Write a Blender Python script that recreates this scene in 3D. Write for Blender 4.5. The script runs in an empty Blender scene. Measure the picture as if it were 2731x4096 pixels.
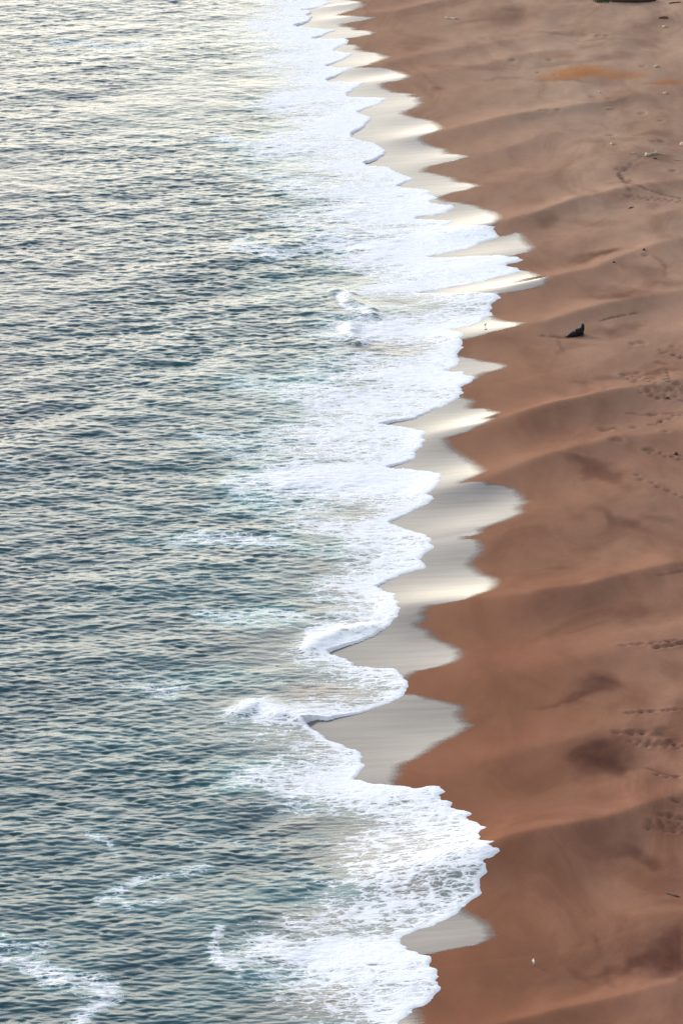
import bpy, bmesh, math, random
import numpy as np
from mathutils import Vector
R = math.radians
C = bpy.context.scene.collection
sc = bpy.context.scene
rng = np.random.default_rng(7)
random.seed(7)

# ------------------------------------------------------------------ camera
H = 160.0; PITCH = 19.0; VFOV = 12.0
PW, PH = 2731.0, 4096.0
FPX = (PH / 2) / math.tan(R(VFOV / 2))
cam_d = bpy.data.cameras.new('camera'); cam = bpy.data.objects.new('camera', cam_d); C.objects.link(cam)
cam.location = (0, 0, H); cam.rotation_euler = (R(90 - PITCH), 0, 0)
cam_d.sensor_fit = 'VERTICAL'; cam_d.sensor_height = 36; cam_d.lens = 18 / math.tan(R(VFOV / 2))
cam_d.clip_start = 1; cam_d.clip_end = 60000
sc.camera = cam

# ------------------------------------------------------------------ light
SUN_EL, SUN_AZ = 14.0, -46.0         # azimuth from +Y (the view direction), negative = left, over the sea
w = bpy.data.worlds.new("World"); sc.world = w; w.use_nodes = True
nt = w.node_tree; nt.nodes.clear()
sky = nt.nodes.new('ShaderNodeTexSky'); sky.sky_type = 'NISHITA'; sky.sun_disc = False
sky.sun_elevation = R(SUN_EL); sky.sun_rotation = R(SUN_AZ); sky.altitude = 100
sky.air_density = 1.0; sky.dust_density = 3.0; sky.ozone_density = 1.0
bg = nt.nodes.new('ShaderNodeBackground'); bg.inputs['Strength'].default_value = 0.10
wo = nt.nodes.new('ShaderNodeOutputWorld')
# a high thin overcast over the clear sky: cream and bright low down, cooler and dimmer overhead
geo = nt.nodes.new('ShaderNodeTexCoord'); sep = nt.nodes.new('ShaderNodeSeparateXYZ'); nt.links.new(geo.outputs['Generated'], sep.inputs[0])
ramp = nt.nodes.new('ShaderNodeValToRGB'); nt.links.new(sep.outputs[2], ramp.inputs[0])
els = ramp.color_ramp.elements
VEIL = [(0.0, (1.0, .90, .74)), (.12, (.98, .89, .75)), (.25, (.80, .76, .68)), (.38, (.62, .60, .57)), (.60, (.26, .30, .36)), (1.0, (.14, .19, .28))]
els[0].position, els[0].color = VEIL[0][0], VEIL[0][1] + (1,); els[1].position, els[1].color = VEIL[-1][0], VEIL[-1][1] + (1,)
for p_, c_ in VEIL[1:-1]:
    e_ = els.new(p_); e_.color = c_ + (1,)
cl = nt.nodes.new('ShaderNodeTexNoise'); cl.inputs['Scale'].default_value = 3.0; cl.inputs['Detail'].default_value = 4
nt.links.new(geo.outputs['Generated'], cl.inputs['Vector'])
clr = nt.nodes.new('ShaderNodeMapRange'); nt.links.new(cl.outputs['Fac'], clr.inputs[0])
for i_, v_ in enumerate((.3, .7, 31.0, 37.0)): clr.inputs[i_ + 1].default_value = v_
sca = nt.nodes.new('ShaderNodeVectorMath'); sca.operation = 'SCALE'; nt.links.new(ramp.outputs[0], sca.inputs[0])
dot = nt.nodes.new('ShaderNodeVectorMath'); dot.operation = 'DOT_PRODUCT'; nt.links.new(geo.outputs['Generated'], dot.inputs[0])
dot.inputs[1].default_value = (math.sin(R(SUN_AZ)), math.cos(R(SUN_AZ)), 0)
dm = nt.nodes.new('ShaderNodeMath'); dm.operation = 'MULTIPLY_ADD'; nt.links.new(dot.outputs['Value'], dm.inputs[0]); dm.inputs[1].default_value = .52; dm.inputs[2].default_value = .76
dm2 = nt.nodes.new('ShaderNodeMath'); dm2.operation = 'MULTIPLY'; nt.links.new(dm.outputs[0], dm2.inputs[0]); nt.links.new(clr.outputs[0], dm2.inputs[1])
nt.links.new(dm2.outputs[0], sca.inputs['Scale'])
mx = nt.nodes.new('ShaderNodeMix'); mx.data_type = 'RGBA'; mx.inputs[0].default_value = .8
nt.links.new(sky.outputs[0], mx.inputs[6]); nt.links.new(sca.outputs[0], mx.inputs[7]); nt.links.new(mx.outputs[2], bg.inputs[0])
nt.links.new(bg.outputs[0], wo.inputs[0])
sd_ = bpy.data.lights.new('sun', 'SUN'); sun = bpy.data.objects.new('sun', sd_); C.objects.link(sun)
sd_.energy = 3.0; sd_.angle = R(16); sd_.color = (1.0, 0.93, 0.84)
dirv = Vector((math.sin(R(SUN_AZ)) * math.cos(R(SUN_EL)), math.cos(R(SUN_AZ)) * math.cos(R(SUN_EL)), math.sin(R(SUN_EL))))
sun.rotation_euler = dirv.to_track_quat('Z', 'Y').to_euler()
sc.view_settings.view_transform = 'Standard'; sc.view_settings.look = 'None'
sc.view_settings.exposure = 0.26; sc.view_settings.gamma = 1; sc.view_settings.use_curve_mapping = False

# ------------------------------------------------------------------ helpers
def link(name, me, mat=None, parent=None):
    o = bpy.data.objects.new(name, me); C.objects.link(o)
    if mat: me.materials.append(mat)
    if parent: o.parent = parent
    return o
def tag(o, label=None, cat=None, group=None, kind=None):
    if label: o['label'] = label
    if cat: o['category'] = cat
    if group: o['group'] = group
    if kind: o['kind'] = kind
    return o
def vnoise(x, y, seed=0):
    """smooth 2-D value noise, 0..1"""
    tab = np.random.default_rng(seed).random((256, 256)).astype(np.float32)
    xi = np.floor(x).astype(np.int64); yi = np.floor(y).astype(np.int64)
    fx = x - xi; fy = y - yi
    fx = fx * fx * fx * (fx * (fx * 6 - 15) + 10); fy = fy * fy * fy * (fy * (fy * 6 - 15) + 10)
    a = tab[xi & 255, yi & 255]; b = tab[(xi + 1) & 255, yi & 255]
    c = tab[xi & 255, (yi + 1) & 255]; d = tab[(xi + 1) & 255, (yi + 1) & 255]
    return (a * (1 - fx) + b * fx) * (1 - fy) + (c * (1 - fx) + d * fx) * fy
def fbm(x, y, seed=0, oct=4, gain=.5):
    s = 0; a = 1; t = 0
    for i in range(oct):
        s = s + a * vnoise(x * 2 ** i + 13.7 * i, y * 2 ** i + 5.3 * i, seed + i); t += a; a *= gain
    return s / t
def sstep(a, b, x):
    t = np.clip((x - a) / (b - a), 0, 1); return t * t * (3 - 2 * t)

cp, sp = math.cos(R(PITCH)), math.sin(R(PITCH))
def flat(px, py, z=0.0):
    """a point of the photograph (in its pixels) to the level z of the beach"""
    px = np.asarray(px, float); py = np.asarray(py, float)
    u = (px - PW / 2) / FPX; v = (PH / 2 - py) / FPX
    dz = -sp + v * cp; dy = cp + v * sp
    t = (z - H) / dz
    return u * t, dy * t
def S2P(a):          # a working grid 1568 wide -> photograph pixels
    return np.asarray(a, float) * (PW / 1568.0)

# ------------------------------------------------------------------ shoreline, read off the photograph
FOAM = [(1250,-80),(1290,-40),(1300,-5),(1325,8),(1300,22),(1250,32),(1200,35),(1236,38),(1242,48),(1226,57),(1246,63),(1240,75),(1215,86),(1190,92),(1175,97),(1200,103),(1270,108),(1330,116),(1343,121),(1310,132),(1260,146),(1250,149),(1300,151),(1375,152),(1395,160),(1388,172),(1345,192),(1335,201),(1390,208),(1417,215),(1390,228),(1340,248),(1303,257),(1340,267),(1415,270),(1370,290),(1345,299),(1300,314),(1320,321),(1400,323),(1483,328),(1450,338),(1405,360),(1380,371),(1407,384),(1470,388),(1535,390),(1551,398),(1500,420),(1425,445),(1455,457),(1486,468),(1472,485),(1455,502),(1408,527),(1408,545),(1450,559),(1495,565),(1515,582),(1545,592),(1537,612),(1500,635),(1456,646),(1480,659),(1555,665),(1585,685),(1655,711),(1630,722),(1580,740),(1650,751),(1725,760),(1727,770),(1710,775),(1752,789),(1720,807),(1750,818),(1810,820),(1818,832),(1775,855),(1665,864),(1665,872),(1735,876),(1825,882),(1800,895),(1775,902),(1850,904),(1940,901),(1975,907),(1970,920),(1982,925),(1995,942),(1985,952),(1925,972),(1900,989),(1825,1007),(1695,1024),(1780,1027),(1900,1025),(1995,1022),(2070,1027),(2087,1037),(2055,1050),(2017,1064),(2070,1072),(2090,1086),(2040,1100),(1900,1135),(1800,1152),(1670,1166),(1800,1172),(1950,1169),(2005,1173),(1980,1177),(2000,1190),(1965,1217),(1970,1232),(1955,1245),(1971,1260),(1940,1269),(1930,1285),(1880,1306),(1795,1319),(1840,1325),(1850,1342),(1840,1352),(1852,1370),(1835,1385),(1851,1390),(1830,1410),(1825,1422),(1834,1455),(1800,1477),(1770,1481),(1850,1486),(1852,1497),(1889,1509),(1885,1525),(1845,1545),(1853,1572),(1820,1600),(1740,1632),(1650,1667),(1517,1689),(1600,1699),(1665,1712),(1703,1730),(1685,1750),(1698,1769),(1695,1782),(1660,1807),(1650,1832),(1600,1850),(1550,1862),(1590,1869),(1640,1871),(1725,1884),(1760,1896),(1756,1920),(1750,1945),(1712,1975),(1741,1996),(1710,2017),(1635,2047),(1552,2085),(1590,2100),(1650,2120),(1715,2137),(1719,2150),(1734,2160),(1722,2172),(1745,2185),(1700,2220),(1685,2242),(1703,2260),(1695,2271),(1590,2295),(1535,2327),(1500,2334),(1535,2355),(1575,2372),(1585,2390),(1577,2400),(1590,2410),(1597,2440),(1590,2467),(1565,2495),(1520,2522),(1470,2550),(1365,2575),(1316,2595),(1320,2609),(1387,2630),(1425,2655),(1500,2667),(1595,2677),(1617,2715),(1634,2748),(1612,2775),(1590,2795),(1525,2820),(1425,2850),(1350,2860),(1210,2870),(1215,2882),(1245,2905),(1307,2950),(1375,2972),(1380,2982),(1425,2995),(1450,3020),(1445,3045),(1455,3065),(1430,3090),(1410,3115),(1445,3122),(1500,3135),(1580,3145),(1645,3155),(1700,3151),(1750,3148),(1774,3167),(1750,3182),(1767,3197),(1807,3212),(1800,3225),(1855,3240),(1882,3255),(1862,3275),(1895,3290),(1947,3307),(1907,3332),(1917,3345),(1910,3357),(1975,3369),(1947,3380),(1970,3387),(1993,3405),(1930,3445),(1947,3455),(1945,3485),(1920,3520),(1930,3545),(1905,3590),(1845,3635),(1770,3687),(1650,3727),(1592,3755),(1600,3775),(1645,3805),(1690,3819),(1722,3824),(1727,3840),(1720,3865),(1760,3902),(1747,3920),(1767,3952),(1700,4015),(1650,4040),(1590,4095),(1560,4150),(1620,4250),(1560,4500)]
WET = [(1380,-80),(1390,-5),(1440,4),(1480,19),(1450,32),(1420,42),(1360,60),(1430,63),(1480,66),(1530,68),(1500,75),(1440,87),(1385,95),(1385,104),(1425,107),(1432,118),(1495,124),(1510,131),(1490,140),(1430,150),(1385,154),(1350,162),(1390,176),(1430,178),(1455,187),(1445,197),(1475,205),(1530,212),(1567,227),(1530,244),(1480,262),(1440,268),(1480,269),(1560,273),(1610,285),(1660,307),(1610,322),(1560,330),(1545,335),(1548,350),(1600,370),(1680,374),(1650,383),(1695,387),(1690,400),(1705,410),(1685,428),(1650,440),(1625,455),(1680,470),(1740,480),(1770,495),(1780,517),(1730,535),(1700,550),(1730,577),(1795,595),(1803,612),(1840,615),(1895,627),(1800,650),(1740,663),(1710,685),(1760,695),(1830,710),(1842,725),(1900,732),(1935,743),(1880,758),(1820,772),(1770,790),(1800,805),(1850,810),(1910,820),(1990,845),(2015,860),(2005,895),(1985,903),(1960,910),(1950,935),(1970,945),(2015,941),(2055,928),(2100,932),(2110,945),(2130,970),(2155,993),(2120,1010),(2060,1023),(2000,1030),(1980,1060),(2000,1076),(2080,1081),(2130,1083),(2180,1100),(2212,1128),(2190,1143),(2110,1160),(2040,1172),(1990,1180),(1930,1215),(1930,1255),(1980,1263),(2030,1282),(2110,1290),(2075,1305),(1980,1328),(1920,1347),(1850,1363),(1810,1380),(1800,1410),(1830,1421),(1900,1432),(1960,1446),(2020,1453),(2048,1462),(2010,1478),(1950,1492),(1930,1505),(1925,1513),(1890,1523),(1830,1545),(1830,1570),(1870,1590),(1920,1602),(1900,1630),(1960,1634),(2013,1647),(2000,1668),(1960,1690),(1900,1720),(1850,1738),(1810,1752),(1820,1780),(1860,1810),(1920,1850),(1955,1880),(1945,1890),(1920,1903),(1890,1916),(1870,1926),(1980,1930),(1965,1937),(2020,1940),(2080,1955),(2115,1985),(2125,2005),(2100,2030),(2112,2048),(2060,2072),(1990,2098),(1950,2115),(1940,2135),(1880,2150),(1930,2156),(1950,2180),(1953,2205),(1920,2235),(1905,2255),(1925,2275),(1960,2300),(2008,2313),(2008,2340),(1970,2365),(1880,2395),(1790,2415),(1735,2424),(1742,2432),(1720,2450),(1730,2470),(1695,2500),(1740,2520),(1760,2550),(1825,2577),(1860,2595),(1875,2620),(1840,2645),(1775,2665),(1690,2685),(1650,2710),(1640,2730),(1600,2755),(1595,2770),(1617,2773),(1675,2776),(1715,2787),(1800,2805),(1860,2820),(1880,2835),(1865,2860),(1885,2880),(1910,2900),(1850,2940),(1790,2965),(1720,3015),(1630,3060),(1620,3100),(1600,3145),(1500,3170),(1600,3350),(1750,3600),(1870,3623),(1900,3645),(1935,3665),(1990,3700),(1997,3720),(1992,3745),(1955,3770),(1900,3785),(1800,3802),(1725,3818),(1650,3830),(1650,3900),(1650,3990),(1702,4020),(1705,4050),(1708,4096),(1710,4150),(1650,4250),(1600,4500)]

# crests of the beach cusps, from the notch at the water's edge up the beach
RIDGES = [[(820,8),(1000,-15),(1200,-40)],[(850,38),(904,39),(1004,22),(1200,-5)],[(800,92),(849,88),(949,75),(1054,60),(1300,30)],[(790,158),(874,152),(949,138),(1064,128),(1300,95)],[(820,194),(900,189),(1000,176),(1104,168),(1300,140)],[(900,262),(969,252),(1064,232),(1144,220),(1400,185)],[(950,318),(1024,312),(1109,300),(1184,290),(1400,255)],[(980,380),(1084,370),(1164,355),(1234,335),(1450,300)],[(980,456),(1034,450),(1124,439),(1199,419),(1284,407),(1500,375)],[(1050,535),(1134,527),(1224,514),(1324,482),(1540,445)],[(1120,602),(1199,594),(1284,580),(1384,558),(1568,515)],[(1060,684),(1154,677),(1264,660),(1359,642),(1434,617),(1524,592),(1600,575)],[(1020,785),(1134,775),(1249,764),(1314,747),(1384,730),(1534,702),(1620,690)],[(1000,893),(1084,887),(1184,882),(1259,869),(1359,847),(1434,832),(1560,810),(1620,800)],[(980,1003),(1034,997),(1150,985),(1300,960),(1450,930),(1600,905)],[(1000,1130),(1110,1115),(1234,1080),(1284,1068),(1420,1040),(1600,1010)],[(960,1245),(1114,1228),(1214,1216),(1309,1205),(1384,1188),(1509,1170),(1620,1150)],[(900,1395),(1000,1398),(1200,1402),(1330,1390),(1450,1360),(1620,1325)],[(850,1565),(930,1570),(1134,1572),(1234,1563),(1334,1543),(1459,1523),(1620,1495)],[(850,1790),(1000,1785),(1084,1775),(1209,1750),(1284,1735),(1334,1720),(1434,1700),(1620,1665)],[(1000,2003),(1110,1992),(1154,1979),(1284,1957),(1384,1935),(1484,1900),(1620,1862)],[(850,2240),(1000,2233),(1084,2230),(1224,2218),(1359,2200),(1434,2170),(1620,2120)],[(850,2420),(1100,2400),(1300,2360),(1620,2290)],[(850,2640),(1620,2520)]]
RW = []
for r in RIDGES:
    p = S2P(r); x, y = flat(p[:, 0], p[:, 1]); RW.append((x, y))

SHX, SHY = [], []
_f = np.array(FOAM, float); _wt = np.array(WET, float)
_wx, _wy = flat(_wt[:, 0], _wt[:, 1])
_o = np.argsort(_wy); _wy2 = _wy[_o]; _wx2 = _wx[_o]
yy = np.arange(270, 860, 4.0)
SHY = yy
SHX = np.array([np.average(np.interp(np.arange(y - 60, y + 60, 3.0), _wy2, _wx2)) for y in yy]) - 3.0
def shore(y):
    return np.interp(y, SHY, SHX)

# marks on the sand: darker damp patches, drag marks, footprints (working grid: x, y, rx, ry, strength, angle)
STAIN = [(1395,1745,85,48,.75,-12),(1360,1720,60,14,.6,-10),(1420,1765,40,28,.7,0),(1350,1745,50,14,.45,10),(1480,1955,75,22,.55,15),(1410,1945,60,18,.4,-8),(1540,2010,60,30,.35,0),
 (1520,2190,62,50,.95,-30),(1490,2205,60,14,.65,-10),(1548,2240,20,26,.6,30),(1400,2215,60,10,.35,-8),(1330,2225,60,9,.3,15),(1410,2240,14,28,.35,0),(1385,2170,16,22,.35,15),
 (1390,680,75,22,.6,0),(1440,672,40,16,.45,-5),(1350,590,70,12,.6,-5),(1400,577,60,9,.6,0),(1480,625,60,14,.4,10),(1530,650,40,14,.5,5),(1515,610,30,10,.4,45),(1370,515,60,12,.3,0),(1270,512,40,14,.4,0),
 (1370,1080,75,16,.6,4),(1305,1062,40,10,.45,12),(1420,1090,40,16,.4,0),(1400,765,70,16,.45,-6),(1440,745,50,12,.4,-8),(1330,795,60,10,.3,5),(1280,790,10,22,.35,20),
 (1355,1575,70,30,.7,-5),(1310,1595,80,8,.45,-4),(1390,1568,40,10,.4,0),(1420,1210,50,14,.4,8),(1395,1195,20,22,.35,30),(1510,1200,50,10,.35,10),(1300,1300,50,12,.2,0),
 (1380,870,35,8,.4,0),(1320,880,40,7,.3,10),(1480,860,45,9,.45,0),(1520,855,40,9,.45,0),(1500,430,30,9,.35,8),(1415,420,40,8,.3,5),(1330,330,60,10,.2,0),(1450,385,70,14,.18,0),
 (960,100,60,14,.25,0),(1090,48,50,8,.3,0),(1170,30,90,22,.3,0),(1010,203,26,4,.35,0),(1300,76,70,6,.4,-3),(1370,90,60,7,.2,0),(1500,310,60,9,.3,0),(1500,357,50,8,.4,-3),(1430,320,40,8,.25,0),(1520,190,50,5,.35,0),(1290,183,60,5,.55,4),(1160,180,60,4,.3,4),(1560,225,120,60,.25,0),(1410,235,60,30,.2,0)]
ORANGE = [(1330,165,90,16,.9,-4),(1420,172,90,10,.7,-2),(1290,176,60,9,.7,3),(1540,187,60,7,.7,0),(1280,130,60,5,.5,-3)]
LINES = [  # thin drag marks: polyline, half width (m), strength, depth
 ([(1248,771),(1270,772),(1290,775),(1310,773)], .24, .6, .10),
 ([(1375,737),(1410,728),(1470,716)], .16, .7, .05),
 ([(1420,400),(1440,425),(1480,440),(1520,448),(1560,455)], .22, .55, .05),
 ([(1480,1763),(1500,1770),(1530,1785),(1560,1790)], .15, .5, .03),
 ([(1510,1320),(1540,1316),(1568,1310)], .2, .4, .04),
 ([(1435,948),(1490,951),(1550,951)], .15, .5, .04),
 ([(1250,945),(1270,942),(1300,938)], .12, .2, .03)]
PRINTS = []   # footprints (photograph pixels)
def trail(p0, p1, n, jit=3, rows=2, gap=9):
    for k in range(n):
        t = k / max(1, n - 1)
        PRINTS.append((p0[0] + (p1[0] - p0[0]) * t + random.uniform(-jit, jit), p0[1] + (p1[1] - p0[1]) * t + (gap if k % 2 else 0) + random.uniform(-1, 1), random.uniform(.8, 1.25)))
trail((2460,2929),(2590,2927),13,3,2,9); trail((2520,2966),(2700,2964),10,5,2,13); trail((2560,2975),(2731,2985),9,6,2,8)
trail((2590,3305),(2731,3318),14,8,2,13); trail((2600,3285),(2731,3300),8,10,2,10); trail((2650,3260),(2731,3270),6,8,2,8)
trail((2630,3100),(2700,3108),3,4,2,6); trail((2668,1480),(2670,1510),6,2,1,4); trail((2560,1545),(2731,1560),14,10,2,9)
trail((2480,1500),(2620,1520),12,10,2,10); trail((2640,1500),(2731,1540),12,10,2,8); trail((2600,1700),(2731,1650),9,8,1,4)
trail((2570,1570),(2731,1590),8,12,2,12); trail((2580,1800),(2731,1840),7,10,1,6); trail((2500,780),(2731,805),18,4,2,7)
trail((2480,700),(2520,760),9,3,1,2); trail((2560,630),(2480,690),9,3,1,2); trail((2480,2580),(2731,2560),12,8,1,5)
trail((2620,2590),(2731,2570),14,5,2,4); trail((2500,2852),(2731,2835),14,8,1,3); trail((2640,1400),(2731,1430),7,8,2,6)
trail((2540,1900),(2731,1990),7,10,1,4); trail((2690,3200),(2731,3210),4,4,2,8)
for a in [(2417,1720,3.2),(2460,1715,2.0),(2535,1711,2),(2470,1755,3.4),(2510,1497,3.2),(2545,1493,2.4),(2610,1512,3.0),(2540,1527,2.4),(2640,1452,2.4),(2665,1455,2),(2590,1567,1.2),(2630,1593,1.4),(2660,1592,1.6),(2610,1658,2.2),(2560,1372,3.0),(2530,1374,2.4),(2690,1384,1.6),(2600,1800,2.2),(2660,1723,1.8),
 (2185,440,2.4),(2160,440,1.6),(2230,438,1.6),(2440,393,2.6),(2370,388,3),(2565,453,2.4),(2640,482,2),(2610,565,2),(2640,566,2.4),(2500,678,2.4),(2470,676,1.6),(2520,726,2.6),(2690,683,2.2),(2580,1020,1.6),(2440,542,2.6),(2220,298,1.2),(2150,290,1),(2570,265,2.0),(2310,275,1.2),(2050,240,2.2),(2200,240,2.0),(2390,142,2.6),(2420,142,2.2),(2660,2930,3.5),(2640,2936,3),(2700,2960,4)]:
    PRINTS.append(a)
PRW = [flat(a[0], a[1]) + (a[2],) for a in PRINTS]

def splat(X, Y, blobs, warp=1.0):
    """soft ragged patches; their shapes were read off the photograph and laid on the sand"""
    out = np.zeros_like(X)
    wx = (fbm(X * .22, Y * .14, 71, 4) - .5) * 4.2 * warp; wy = (fbm(X * .22 + 40, Y * .14, 72, 4) - .5) * 7 * warp
    for (cx, cy, rx, ry, s, an) in blobs:
        p = S2P([(cx, cy), (cx + rx, cy), (cx, cy + ry), (cx, cy - ry)])
        x, y = flat(p[:, 0], p[:, 1], ground(*p[0]).z)
        ax = abs(x[1] - x[0]); ay = abs(y[3] - y[2]) / 2
        # tilt given in the picture, turned into a shear on the ground
        sh = math.tan(R(an)) * ay / max(.3, ax) * (rx / ry)
        dx = (X + wx - x[0]); dy = (Y + wy - y[0]) + sh * dx
        q = np.sqrt((dx / ax) ** 2 + (dy / ay) ** 2)
        out = out + s * (1 - out) * (1 - sstep(.2, 1.25, q))
    return out
def seg_dist(X, Y, px, py):
    d = np.full(X.shape, 1e6)
    for i in range(len(px) - 1):
        ax, ay, bx, by = px[i], py[i], px[i + 1], py[i + 1]
        vx, vy = bx - ax, by - ay; L = vx * vx + vy * vy + 1e-9
        t = np.clip(((X - ax) * vx + (Y - ay) * vy) / L, 0, 1)
        d = np.minimum(d, np.hypot(X - ax - t * vx, Y - ay - t * vy))
    return d

# ------------------------------------------------------------------ height of the sand
xs = np.linspace(-75, 75, 301)
TAB = np.array([np.interp(xs, x, y) + np.where(xs > x[-1], (xs - x[-1]) * ((y[-1] - y[-2]) / (x[-1] - x[-2])), 0)
                + np.where(xs < x[0], (xs - x[0]) * .3, 0) for x, y in RW])     # ridge, x -> y
TAB = np.sort(TAB, axis=0)[::-1]                                               # far to near
def ridge_field(X, Y):
    """height of the cusps between neighbouring crests: sharp crest, rounded bay"""
    tab = TAB
    gi = np.clip((X + 75) / .5, 0, 299.99); i0 = gi.astype(int); fr = gi - i0
    out = np.zeros_like(X); wgt = sstep(1, 11, X - shore(Y))
    AR = np.array([.30 + .20 * math.sin(2.3 * i) for i in range(len(tab))]) * np.interp(np.arange(len(tab)), [0, 8, 14, 24], [.9, 1.7, 2.8, 3.0])
    n = len(tab)
    prev = tab[0][i0] * (1 - fr) + tab[0][i0 + 1] * fr
    done = Y > prev
    for k in range(1, n):
        cur = tab[k][i0] * (1 - fr) + tab[k][i0 + 1] * fr
        m = (~done) & (Y > cur) | ((~done) & (k == n - 1))
        gap = np.maximum(prev - cur, 1.0)
        f = np.clip((prev - Y) / gap, 0, 1)
        s = np.sqrt(np.sin(np.pi * f) ** 2 + .02) - .135
        soft = np.sqrt(np.sin(np.pi * f) ** 2 + .30) - .14
        prof = 1 - (s * wgt + soft * (1 - wgt))
        amp = AR[k - 1] * (1 - f) + AR[k] * f
        out = np.where(m, prof * amp, out)
        done |= m; prev = cur
    return out
def sand_h(X, Y):
    d = X - shore(Y)
    base = np.where(d > 0, .055 * d, .045 * d)
    base = np.where(d > 26, .055 * 26 + (d - 26) * .012, base)
    base = np.maximum(base, -2.2)
    env = sstep(-8, 5, d) * (1 - .85 * sstep(12, 38, d)) * (.6 + .8 * fbm(X * .05, Y * .035, 19, 2))
    h = base + ridge_field(X, Y) * env
    up = sstep(2, 26, d)
    h = h + up * ((fbm(X * .085, Y * .06, 3, 3) - .5) * 1.5 + (fbm(X * .35, Y * .2, 5, 3) - .5) * .10)
    return h
def ground(px, py):
    """photograph pixel -> point on the sand"""
    z = 0.0
    for _ in range(14):
        x, y = flat(px, py, z)
        z = z * .5 + .5 * float(sand_h(np.array([float(x)]), np.array([float(y)]))[0])
    return Vector((float(x), float(y), z))

# ------------------------------------------------------------------ signed distance to the two shorelines
def sdf(X, Y, line, jag):
    p = np.array(line, float)
    ps = []
    # lines run on the sloping sand: place them at its height
    z = np.zeros(len(p))
    for _ in range(14):
        x, y = flat(p[:, 0], p[:, 1], z); z = z * .55 + .45 * np.maximum(sand_h(x, y), 0)
    qx = X + jag * ((fbm(X * .9, Y * .9, 31, 3) - .5) * 1.1 + (vnoise(X * 3.1, Y * 2.2, 35) - .5) * .28)
    qy = Y + jag * ((fbm(X * .9, Y * .9, 33, 3) - .5) * 1.3)
    out = np.empty(X.shape, np.float32)
    for r0 in range(0, X.shape[0], 20):
        a = qx[r0:r0 + 20].ravel(); b = qy[r0:r0 + 20].ravel()
        lo, hi = b.min() - 14, b.max() + 14
        best = np.full(a.shape, 196.0); inside = np.zeros(a.shape, bool)
        for i in range(len(x) - 1):
            y0, y1 = y[i], y[i + 1]
            if max(y0, y1) < lo or min(y0, y1) > hi: continue
            vx, vy = x[i + 1] - x[i], y1 - y0; L = vx * vx + vy * vy + 1e-9
            t = np.clip(((a - x[i]) * vx + (b - y0) * vy) / L, 0, 1)
            best = np.minimum(best, (a - x[i] - t * vx) ** 2 + (b - y0 - t * vy) ** 2)
            c = (y0 > b) != (y1 > b)
            if c.any():
                xc = x[i] + (b - y0) / (vy if abs(vy) > 1e-9 else 1e-9) * vx
                inside ^= c & (a < xc)
        d = np.sqrt(best); out[r0:r0 + 20] = np.where(inside, d, -d).reshape(-1, X.shape[1])
    return out

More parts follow.
